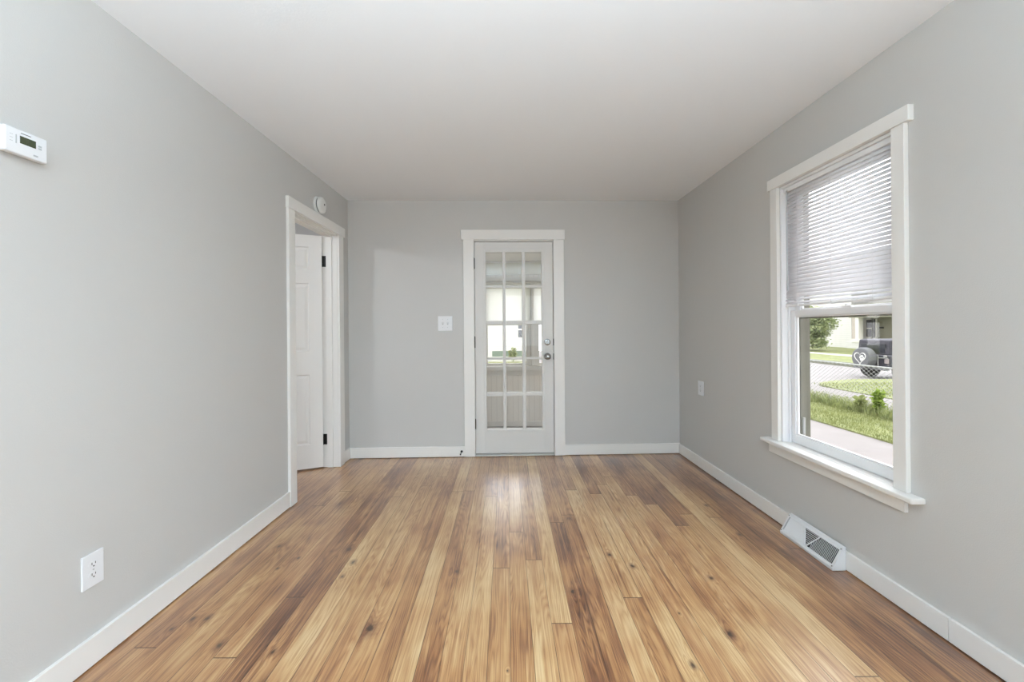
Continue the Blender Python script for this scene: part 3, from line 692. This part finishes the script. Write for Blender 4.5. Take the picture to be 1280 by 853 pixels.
# ================================================================== BACK PORCH
PY = 5.2; s_ = PY / 500
def pz_(y): return CAMH - (y - 411.2) * s_
def pxx(x): return (x - 633.47) * s_
WZ0, WZ1 = .735, 1.79
OPEN = [(-1.75, -1.25), (-.95, -.45), (pxx(606), pxx(661)), (pxx(665.5), pxx(722)), (1.15, 1.65), (1.95, 2.45)]  # outer openings are unseen, added to let more light into the porch
PF = lambda a, b, z: Vector((a, PY + b, z))
struct('wall_porch', wallmesh(PF, -2.4, 2.7, -.05, 2.16, 0, .12, [(o[0], o[1], WZ0, WZ1) for o in OPEN]), M['bead'], 'beige beadboard outer wall of the enclosed porch seen through the glazed door', 'wall')
mb = MB()
mb.box(-2.4, 2.7, PY - .022, PY - .001, pz_(343.5), pz_(329))
struct('trim_3', mb, M['porchband'], 'olive grey board under the porch ceiling', 'trim')
mb = MB(); mb.box(-2.4, 2.7, PY - .035, PY - .001, 1.83, 1.875); mb.box(-2.4, 2.7, PY - .022, PY - .001, WZ1, 1.828)
struct('trim_4', mb, M['porchtrim'], 'pale head moulding above the porch windows', 'trim', bevel=.002)
mb = MB(); mb.box(-2.4, 2.7, PY - .07, PY - .001, .675, .733); mb.box(-2.4, 2.7, PY - .020, PY - .001, .61, .673)
struct('trim_5', mb, M['porchtrim'], 'long pale window ledge of the porch', 'window ledge', bevel=.003)
mb = MB(); mb.box(-2.4, 2.7, PY - .015, PY - .001, -.05, .012); struct('baseboard_porch', mb, M['porchtrim'], 'cream baseboard of the enclosed porch', 'baseboard')
for i, o in enumerate(OPEN):
    wn = thing('window_%d' % (i + 2), (sum(o) / 2, PY, WZ0), 'porch window with white frame' + (' behind the middle of the glazed door' if i == 2 else ''), 'window', kind='structure')
    mb = MB(); e = .036
    mb.box(o[0] - (.022 if i == 3 else .05), o[0] - .001, PY - .02, PY - .001, WZ0, WZ1); mb.box(o[1] + .001, o[1] + (.022 if i == 2 else .05), PY - .02, PY - .001, WZ0, WZ1)
    mb.box(o[0] + .001, o[0] + e, PY + .02, PY + .06, WZ0 + .001, WZ1 - .001); mb.box(o[1] - e, o[1] - .001, PY + .02, PY + .06, WZ0 + .001, WZ1 - .001)
    mb.box(o[0] + e, o[1] - e, PY + .02, PY + .06, WZ0 + .001, WZ0 + .03); mb.box(o[0] + e, o[1] - e, PY + .02, PY + .06, WZ1 - .03, WZ1 - .001); mb.box(o[0] + e, o[1] - e, PY + .02, PY + .06, 1.26, 1.29)
    obj('window_frame', mb, M['porchtrim'], wn)
    mb = MB(); mb.box(o[0] + e, o[1] - e, PY + .038, PY + .042, WZ0 + .03, WZ1 - .03); obj('glass', mb, M['glass'], wn)
for lab, x0, x1 in (('white roller shade seen through the middle panes of the glazed door', pxx(600), pxx(663)), ('white roller shade seen through the last pane column of the glazed door', pxx(667), pxx(727)),
                    ('white roller shade of the porch window nearest the light switch', -1.0, -.40)):
    t = thing('roller_shade', ((x0 + x1) / 2, PY - .045, pz_(403)), lab, 'roller shade', 'porch roller shades')
    mb = MB(); mb.box(x0, x1, PY - .041, PY - .038, pz_(402.5), WZ1); obj('shade_cloth', mb, M['shade'], t)
    mb = MB(); mb.cyl((x0, PY - .045, 1.80), (x1, PY - .045, 1.80), .013, n=14); obj('roller', mb, M['porchtrim'], t)
    mb = MB(); mb.box(x0, x1, PY - .047, PY - .034, pz_(404), pz_(402)); obj('hem_bar', mb, M['shade'], t)
mb = MB(); mb.box(pxx(665), pxx(673.5), PY - .018, PY + .018, .736, pz_(404)); struct('trim_7', mb, M['porchtrim'], 'beige board beside the narrow porch window pane', 'trim')
# post / curtain board between the two porch windows
mb = MB(); mb.box(pxx(663.6), pxx(666.4), PY - .05, PY - .0225, .734, 1.789); struct('trim_6', mb, M['porchtrim'], 'white mullion between two porch windows', 'mullion', bevel=.003)
mb = MB(); mb.bm.verts.new; 
prof = [(3.99, 2.42), (5.35, 2.05), (5.35, 2.17), (3.99, 2.54)]
mb.prism(prof, -2.4, 2.7, lambda p, q, t: Vector((t, p, q))); struct('ceiling_porch', mb, M['porchceil'], 'cream sloping ceiling of the enclosed porch', 'ceiling')
mb = MB(); mb.box(-2.4, 2.7, 3.99, 5.32, -.17, -.05); struct('floor_porch', mb, M['porchfloor'], 'grey painted porch floor beyond the glazed door', 'floor')
struct('wall_porch_side', wallmesh(lambda a, b, z: Vector((-2.4 + b, a, z)), 4.0, 5.32, -.05, 2.4, -.1, 0, [(4.08, 5.12, .5, 1.98)]), M['bead'], 'beige porch side wall by the light switch end', 'wall')  # unseen openings in both end walls, made large to light the porch
struct('wall_porch_end', wallmesh(lambda a, b, z: Vector((2.7 + b, a, z)), 4.0, 5.32, -.05, 2.4, 0, .1, [(4.08, 5.12, .5, 1.98)]), M['bead'], 'beige porch end wall on the street side', 'wall')
mb = MB(); mb.box(-4.6, 2.7, 3.962, 3.985, -.9, -.13); 

# ================================================================== OUTSIDE
GZ = -1.0
def slab(name, pts, z, mat, label, cat, th=.3):
    mb = MB(); A = [mb.bm.verts.new((x, y, z)) for x, y in pts]; B = [mb.bm.verts.new((x, y, z - th)) for x, y in pts]
    mb.bm.faces.new(A); mb.bm.faces.new(B[::-1]); n = len(pts)
    for i in range(n): mb.bm.faces.new((A[i], B[i], B[(i + 1) % n], A[(i + 1) % n]))
    return struct(name, mb, mat, label, cat)
slab('driveway', [(1.9, -12), (7.2, -12), (7.2, 40), (1.9, 40)], GZ, M['concrete'], 'pale concrete strip directly below the window', 'driveway')
slab('grass_strip', [(7.2, -12), (9.35, -12), (9.35, 16.6), (7.2, 16.6)], GZ + .03, M['grassg'], 'strip of lawn between the concrete and the chain-link fence', 'lawn')
slab('sidewalk', [(9.35, -12), (11.5, -12), (11.5, 16.6), (9.35, 16.6)], GZ + .01, M['concrete'], 'pale concrete sidewalk just beyond the chain-link fence', 'sidewalk')
isl = [(11.5, -12), (19.7, -12), (19.7, 15.6), (17, 16.3), (14.2, 16.4), (13, 16.0), (12.1, 15.5), (11.7, 14.9), (11.5, 14.0)]
slab('verge', isl, GZ + .04, M['grassg'], 'rounded grass verge in front of the parked vehicle', 'lawn')
slab('street', [(-30, 16.6), (7.2, 16.6), (7.2, 16.6), (60, 16.6), (60, 23), (19.7, 23), (19.7, 60), (12, 60), (12, 40), (7.2, 40), (7.2, 16.61)], GZ - .13, M['street'], 'pale street where the dark vehicle is parked', 'street')
slab('street_edge', [(11.5, 13.8), (60, 13.8), (60, 16.7), (11.5, 16.7)], GZ - .132, M['street'], 'pale paving at the rounded corner of the verge', 'street')
slab('far_lawn', [(19.9, 22), (80, 22), (80, 80), (19.9, 80)], GZ + .06, M['grassg'], 'lawn across the street in front of the porch house', 'lawn', th=.4)
slab('kerb', [(19.65, 21.8), (19.9, 21.8), (19.9, 70), (19.65, 70)], GZ + .10, M['kerb'], 'low kerb along the far lawn', 'kerb')
slab('far_sidewalk', [(24.2, 22), (25.5, 22), (25.5, 70), (24.2, 70)], GZ + .075, M['walk'], 'narrow pale walk crossing the far lawn', 'sidewalk')
slab('back_lawn', [(-40, 5.6), (1.88, 5.6), (1.88, 45), (-40, 45)], GZ, M['grassg'], 'bright lawn behind the porch windows', 'lawn')

# grass blades on the near strip
def blades(n, reg, hmin, hmax, mat, name, label, cat, width=.012, seed=3, clump=None):
    r = random.Random(seed); mb = MB()
    for i in range(n):
        x = reg[0] + r.random() * (reg[1] - reg[0]); y = reg[2] + r.random() * (reg[3] - reg[2])
        if clump:
            x = clump + r.gauss(0, .16)
        h = hmin + r.random() * (hmax - hmin); a = r.random() * 6.28; w_ = width * (.6 + r.random() * .8); lx, ly = r.gauss(0, .35) * h, r.gauss(0, .35) * h
        d = Vector((math.cos(a), math.sin(a), 0)) * w_ / 2; b_ = Vector((x, y, GZ + .02))
        v0 = mb.bm.verts.new(b_ - d); v1 = mb.bm.verts.new(b_ + d); m_ = b_ + Vector((lx * .35, ly * .35, h * .6))
        v2 = mb.bm.verts.new(m_ + d * .7); v3 = mb.bm.verts.new(m_ - d * .7); v4 = mb.bm.verts.new(b_ + Vector((lx, ly, h)))
        mb.bm.faces.new((v0, v1, v2, v3)); mb.bm.faces.new((v3, v2, v4))
    return tag(obj(name, mb, mat, recalc=False), label, cat, kind='stuff')
blades(16000, (7.15, 8.95, 6.0, 16.0), .03, .09, M['blade'], 'grass', 'short green grass growing between concrete and fence', 'grass')
blades(5200, (9.0, 9.3, 6.0, 15.5), .10, .30, M['weed'], 'weeds', 'taller dull green weeds along the foot of the fence', 'weeds', .02, 5, 9.12)
blades(900, (10.2, 10.35, 8, 16), .02, .06, M['weed'], 'crack_weeds', 'thin line of weeds in a sidewalk crack', 'weeds', .02, 9, 10.25)
blades(6000, (11.55, 16.5, 9.0, 15.3), .04, .11, M['blade'], 'verge_grass', 'short grass on the rounded verge beyond the sidewalk', 'grass', .02, 6)

# chain-link fence
fx = 9.22; fy0, fy1 = 5.2, 16.2; ft = .19
fn = thing('chain_link_fence', (fx, (fy0 + fy1) / 2, GZ), 'galvanised chain-link fence running along the weedy grass strip', 'fence')
mb = MB(); mb.cyl((fx, fy0, ft), (fx, fy1, ft), .021, n=10); obj('top_rail', mb, M['galv'], fn, smooth=True)
for y in (fy0, 8.9, 12.9, fy1):
    mb = MB(); mb.cyl((fx, y, GZ + .005), (fx, y, ft + .04), .025, n=10); mb.lathe((fx, y, ft + .04), (0, 0, 1), [(0, .03), (.02, .026), (.035, 0)], 10); obj('post', mb, M['galv'], fn, smooth=True)
mb = MB(); pitch = .10; hp = .14; nz_ = int((ft - GZ) / (pitch / 2)); r_ = .0045
y = fy0; i = 0
while y < fy1:
    prev = None
    for j in range(nz_ + 1):
        p = Vector((fx - .024, y + (hp / 2 if (j + i) % 2 else 0), ft - j * pitch / 2 + .02))
        if prev is not None:
            d = (p - prev); u = Vector((1, 0, 0)) * r_; v = Vector((0, d.z, -d.y)).normalized() * r_
            q = [mb.bm.verts.new(b_ + k_) for b_ in (prev, p) for k_ in (u, v, -u, -v)]
            for s in range(4): mb.bm.faces.new((q[s], q[(s + 1) % 4], q[4 + (s + 1) % 4], q[4 + s]))
        prev = p
    y += hp / 2; i += 1
obj('wire_mesh', mb, M['galv'], fn, recalc=False)

# leafy sprig at the fence
def leaf(mb, c, n_, up, L_, W_):
    sd = n_.cross(up).normalized()
    pts = [c, c + up * L_ * .3 + sd * W_ * .5, c + up * L_ * .7 + sd * W_ * .42, c + up * L_, c + up * L_ * .7 - sd * W_ * .42, c + up * L_ * .3 - sd * W_ * .5]
    mb.bm.faces.new([mb.bm.verts.new(p) for p in pts])
def plant(name, c, h, rad, nst, nl, mat, label, cat, ls=.09, seed=1):
    r = random.Random(seed); t = thing(name, c, label, cat); st = MB(); lf = MB()
    for i in range(nst):
        a = r.random() * 6.28; top = Vector(c) + Vector((math.cos(a) * rad * r.random(), math.sin(a) * rad * r.random(), h * (.7 + .3 * r.random())))
        st.cyl(Vector(c) + Vector((math.cos(a) * .03, math.sin(a) * .03, 0)), top, .006, .003, 5)
        for j in range(nl):
            k_ = .35 + .65 * r.random(); p = Vector(c).lerp(top, k_); n_ = Vector((r.gauss(-.5, 1), r.gauss(-.5, 1), r.gauss(.3, 1))).normalized(); up = Vector((r.gauss(0, 1), r.gauss(0, 1), r.gauss(.2, .8))).normalized()
            leaf(lf, p, n_, up, ls * (.7 + .6 * r.random()), ls * .6)
    obj('stem', st, mat, t); obj('leaves', lf, mat, t, recalc=False); return t
plant('leafy_weed', (9.05, 9.75, GZ + .03), .66, .14, 8, 34, M['sprig'], 'bright green leafy plant growing up against the fence', 'plant', .10, 4)
plant('tall_weed', (8.9, 10.1, GZ + .03), .45, .14, 10, 10, M['weed'], 'narrow dull green weed standing in the grass strip', 'plant', .13, 8)

# tree across the street
def tree(c, base_h, R_, nleaf, label, seed=2):
    r = random.Random(seed); t = thing('tree', c, label, 'tree'); st = MB(); c = Vector(c)
    st.cyl(c, c + Vector((0, 0, base_h + R_)), .14, .08, 10)
    blobs = []
    for i in range(60):
        d = Vector((r.gauss(0, 1), r.gauss(0, 1), r.gauss(0, 1))).normalized(); k_ = (.45 + .5 * r.random()) * R_
        p = c + Vector((0, 0, base_h + R_ * .95)) + Vector((d.x * k_, d.y * k_, d.z * k_ * .95)); p.z = max(p.z, c.z + .3)
        blobs.append(p)
        if i % 4 == 0: st.cyl(c + Vector((0, 0, base_h + R_ * .4)), p, .05, .015, 6)
    obj('trunk', st, M['bark'], t); lf = MB()
    for i in range(nleaf):
        p = r.choice(blobs) + Vector((r.gauss(0, .26), r.gauss(0, .26), r.gauss(0, .2)))
        n_ = Vector((r.gauss(0, 1), r.gauss(0, 1), r.gauss(.6, 1))).normalized(); up = Vector((r.gauss(0, 1), r.gauss(0, 1), r.gauss(-.3, .7))).normalized()
        leaf(lf, p, n_, up, .2, .12)
    obj('crown', lf, M['treeleaf'], t, recalc=False); return t
tree((27.0, 36.0, GZ + .06), .1, 2.1, 15000, 'full light green tree on the lawn across the street')

# house across the street
HX = 34.0
def hy(px): return HX * 500 / (px - 633.47)
def hz(y, x=1085): return CAMH - (y - 411.2 + .0079 * (x - 633.47)) * hy(x) / 500
hs = thing('house', (HX, 36, GZ), 'pale house with brick pier and columned porch behind the tree', 'house')
mb = MB(); mb.box(HX, HX + 9, hy(1064.5), 50, GZ, 6); mb.box(HX + 1.6, HX + 9, 26, hy(1064.5), GZ, 6); obj('wall', mb, M['siding'], hs)
mb = MB(); mb.box(HX - .03, HX + .02, hy(1074.5), hy(1065.3) , GZ, 3.2); obj('brick_pier', mb, M['brick'], hs)
pf = hz(424)
mb = MB(); mb.box(HX - .6, HX + 1.58, 26, hy(1065), GZ, pf - .32); obj('porch_base', mb, M['siding'], hs)
mb = MB(); mb.box(HX - .66, HX - .6, 26, hy(1072), pf - .32, pf); obj('porch_railing', mb, M['housetrim'], hs)
mb = MB(); mb.box(HX - .62, HX - .2, hy(1081.5), hy(1077), pf - .33, 3.2); obj('column', mb, M['housetrim'], hs)
mb = MB(); mb.box(HX - .7, HX + 1.6, 26, hy(1070), hz(397), 3.3); obj('porch_beam', mb, M['porchdark'], hs)
mb = MB(); mb.box(HX + 1.50, HX + 1.59, 26, hy(1070), GZ, hz(395)); obj('porch_wall', mb, M['porchdark'], hs)
def hy2(px): return (HX + 1.45) * 500 / (px - 633.47)
def hwin(x0, x1, y0, y1, mid=True):
    ya, yb = hy2(x1), hy2(x0); za, zb = CAMH - (y1 - 411.2 + 3.5) * hy2((x0 + x1) / 2) / 500, CAMH - (y0 - 411.2 + 3.5) * hy2((x0 + x1) / 2) / 500; X_ = HX + 1.42
    mb = MB(); e = .14
    mb.box(X_, X_ + .07, ya - e, ya, za - e, zb + e); mb.box(X_, X_ + .07, yb, yb + e, za - e, zb + e); mb.box(X_, X_ + .07, ya, yb, za - e, za); mb.box(X_, X_ + .07, ya, yb, zb, zb + e)
    if mid: mb.box(X_, X_ + .07, ya, yb, (za + zb) / 2 - .05, (za + zb) / 2 + .05)
    fr = obj('window', mb, M['housetrim'], hs)
    mb = MB(); mb.box(X_ + .03, X_ + .05, ya, yb, za, zb); obj('pane', mb, M['housewin'], fr)
hwin(1082, 1090, 400, 421.5); hwin(1091.7, 1094.5, 399, 422, False)
mb = MB(); mb.box(HX + 1.45, HX + 1.49, hy2(1104), hy2(1099), hz(411), hz(409)); obj('wall_lamp', mb, M['dark'], hs)
mb = MB(); mb.prism([(HX - 1.2, 6.0), (HX + 9.5, 6.0), (HX + 4, 9)], 25.5, 50.5, lambda p, q, t: Vector((p, t, q))); obj('roof', mb, M['roof'], hs)

# neighbour house beyond the back lawn
NY = 27.0; ns = NY / 500
nh = thing('neighbour_house', (0, NY, GZ), 'white sided house on the lawn seen through the porch windows', 'house')
def nx(x): return (x - 633.47) * ns
def nz2(y): return CAMH - (y - 411.2) * ns
mb = MB(); mb.box(-16, 1.7, NY, NY + 8, nz2(439), 6); mb.box(-16, nx(615), NY + .0, NY + 8, GZ, nz2(439)); obj('wall', mb, M['siding'], nh)
mb = MB(); mb.box(nx(615), 1.65, NY - .03, NY + 7.9, nz2(446), nz2(439)); obj('foundation', mb, M['foundation'], nh)
mb = MB(); mb.box(nx(615), 1.65, NY - .05, NY + 7.9, GZ, nz2(446)); obj('foundation_base', mb, M['housetrim'], nh)
mb = MB(); a, b, c, d = nx(647.5), nx(653.5), nz2(422), nz2(405); mb.box(a - .08, a, NY - .05, NY, c, d); mb.box(b, b + .08, NY - .05, NY, c, d); mb.box(a, b, NY - .05, NY, nz2(413), nz2(411.5)); mb.box(a, b, NY - .05, NY, d, d + .08)
wf = obj('window', mb, M['housetrim'], nh); mb = MB(); mb.box(a, b, NY - .03, NY - .01, c, d); obj('pane', mb, M['housewin'], wf)
mb = MB(); mb.prism([(NY - .6, 6.0), (NY + 8.6, 6.0), (NY + 4, 8.5)], -16.5, 2.2, lambda p, q, t: Vector((t, p, q))); obj('roof', mb, M['roof'], nh)
plant('foundation_shrub', (nx(640.5), NY - .7, GZ), .95, .35, 9, 30, M['weed'], 'small dull green shrub against the white sided neighbour house', 'shrub', .16, 12)

# parked vehicle: boxy off-roader seen from its tail
SX, SYa, SYb = 16.25, 16.97, 18.64; G2 = GZ - .128
sv = thing('off_road_vehicle', (SX + 2.0, (SYa + SYb) / 2, G2), 'dark boxy off-road vehicle parked across the street with covered spare tyre', 'vehicle')
mb = MB(); mb.prism([(SX, G2 + .50), (SX, G2 + 1.08), (SX + 2.6, G2 + 1.10), (SX + 4.0, G2 + 1.02), (SX + 4.05, G2 + .50)], SYa, SYb, lambda p, q, t: Vector((p, t, q)))
obj('body', mb, M['carpaint'], sv, bevel=.05, seg=3)
mb = MB(); mb.prism([(SX + .02, G2 + 1.07), (SX + .10, G2 + 1.71), (SX + .3, G2 + 1.75), (SX + 1.9, G2 + 1.75), (SX + 2.45, G2 + 1.09)], SYa + .06, SYb - .06, lambda p, q, t: Vector((p, t, q)))
obj('soft_top', mb, M['softtop'], sv, bevel=.05, seg=3)
mb = MB(); mb.box(SX + .025, SX + .075, SYa + .25, SYb - .25, G2 + 1.16, G2 + 1.56); obj('rear_window', mb, M['carglass'], sv, bevel=.01)
mb = MB(); mb.box(SX - .16, SX + .0, SYa + .02, SYb - .02, G2 + .42, G2 + .56); obj('rear_bumper', mb, M['tyrecover'], sv, bevel=.02)
cy = (SYa + SYb) / 2 + .12; czs = G2 + .91; RR = .47
mb = MB(); mb.lathe((SX - .08, cy, czs), (-1, 0, 0), [(0, 0), (0, RR * .92), (.03, RR), (.28, RR), (.335, RR * .95), (.35, RR * .86), (.355, 0)], 40); sp_ = obj('spare_wheel_cover', mb, M['tyrecover'], sv, smooth=False, bevel=.01)
# heart-and-paw decal on the cover
mb = MB(); xd = SX - .08 - .357
def dp(y, z): return Vector((xd, cy - y, czs + z))     # seen from behind: +y = viewer's right
H_ = []
for i in range(60):
    t = 2 * math.pi * i / 60; H_.append((16 * math.sin(t) ** 3 / 16 * .30, (13 * math.cos(t) - 5 * math.cos(2 * t) - 2 * math.cos(3 * t) - math.cos(4 * t)) / 16 * .30 + .02))
for i in range(60):
    (y0, z0), (y1, z1) = H_[i], H_[(i + 1) % 60]; k_ = .86
    a_ = [dp(y0, z0), dp(y1, z1), dp(y1 * k_, z1 * k_ + .003), dp(y0 * k_, z0 * k_ + .003)]
    A = [mb.bm.verts.new(p) for p in a_]; B = [mb.bm.verts.new(p + Vector((-.004, 0, 0))) for p in a_]
    mb.bm.faces.new(A); mb.bm.faces.new(B[::-1])
    for q in range(4): mb.bm.faces.new((A[q], A[(q + 1) % 4], B[(q + 1) % 4], B[q]))
for (y, z, ry, rz_) in ((.09, -.06, .085, .07), (-.0, .03, .035, .045), (.06, .085, .035, .05), (.13, .085, .035, .05), (.185, .02, .033, .043)):
    mb.prism([(ry * math.cos(2 * math.pi * i / 16), rz_ * math.sin(2 * math.pi * i / 16)) for i in range(16)], 0, -.004, lambda p, q, t, y=y, z=z: dp(y + p, z + q) + Vector((t, 0, 0)))
obj('heart_decal', mb, M['decal'], sp_)
def wheel(x, y, side):
    mb = MB(); mb.lathe((x, y, G2 + .40), (0, side, 0), [(0, 0), (0, .22), (.0, .36), (.03, .40), (.22, .40), (.25, .36), (.25, .24), (.20, .22), (.20, 0)], 28); wo = obj('wheel', mb, M['rubber'], sv)
    mb = MB(); mb.lathe((x, y + side * .201, G2 + .40), (0, side, 0), [(0, 0), (0, .21), (.03, .21), (.02, .14), (.04, .06), (.04, 0)], 20); obj('rim', mb, M['chrome'], wo)
for x in (SX + .62, SX + 3.25):
    wheel(x, SYa + .20, -1); wheel(x, SYb - .20, 1)
for y in (SYa + .04, SYb - .22):
    mb = MB(); mb.box(SX - .04, SX + .0, y, y + .18, G2 + .72, G2 + .92); obj('tail_light', mb, M['taillight'], sv, bevel=.01)
mb = MB(); mb.cyl((SX - .02, SYa + .16, G2 + 1.02), (SX - .09, SYa + .16, G2 + 1.02), .055, n=16); mb.cyl((SX - .05, SYa + .5, G2 + .6), (SX - .05, SYa + .5, G2 + 1.06), .02, n=8); mb.cyl((SX - .05, SYa + .5, G2 + 1.06), (SX - .05, cy, G2 + 1.06), .02, n=8); mb.cyl((SX - .05, SYa + .04, G2 + .95), (SX - .05, SYa + .5, G2 + .95), .018, n=8)
obj('tyre_carrier', mb, M['galv'], sv)
for y0, y1 in ((SYa - .12, SYa + .05), (SYb - .05, SYb + .12)):
    for x in (SX + .62, SX + 3.25):
        mb = MB(); mb.box(x - .5, x + .5, y0, y1, G2 + .80, G2 + .87); obj('fender_flare', mb, M['rubber'], sv, bevel=.02)
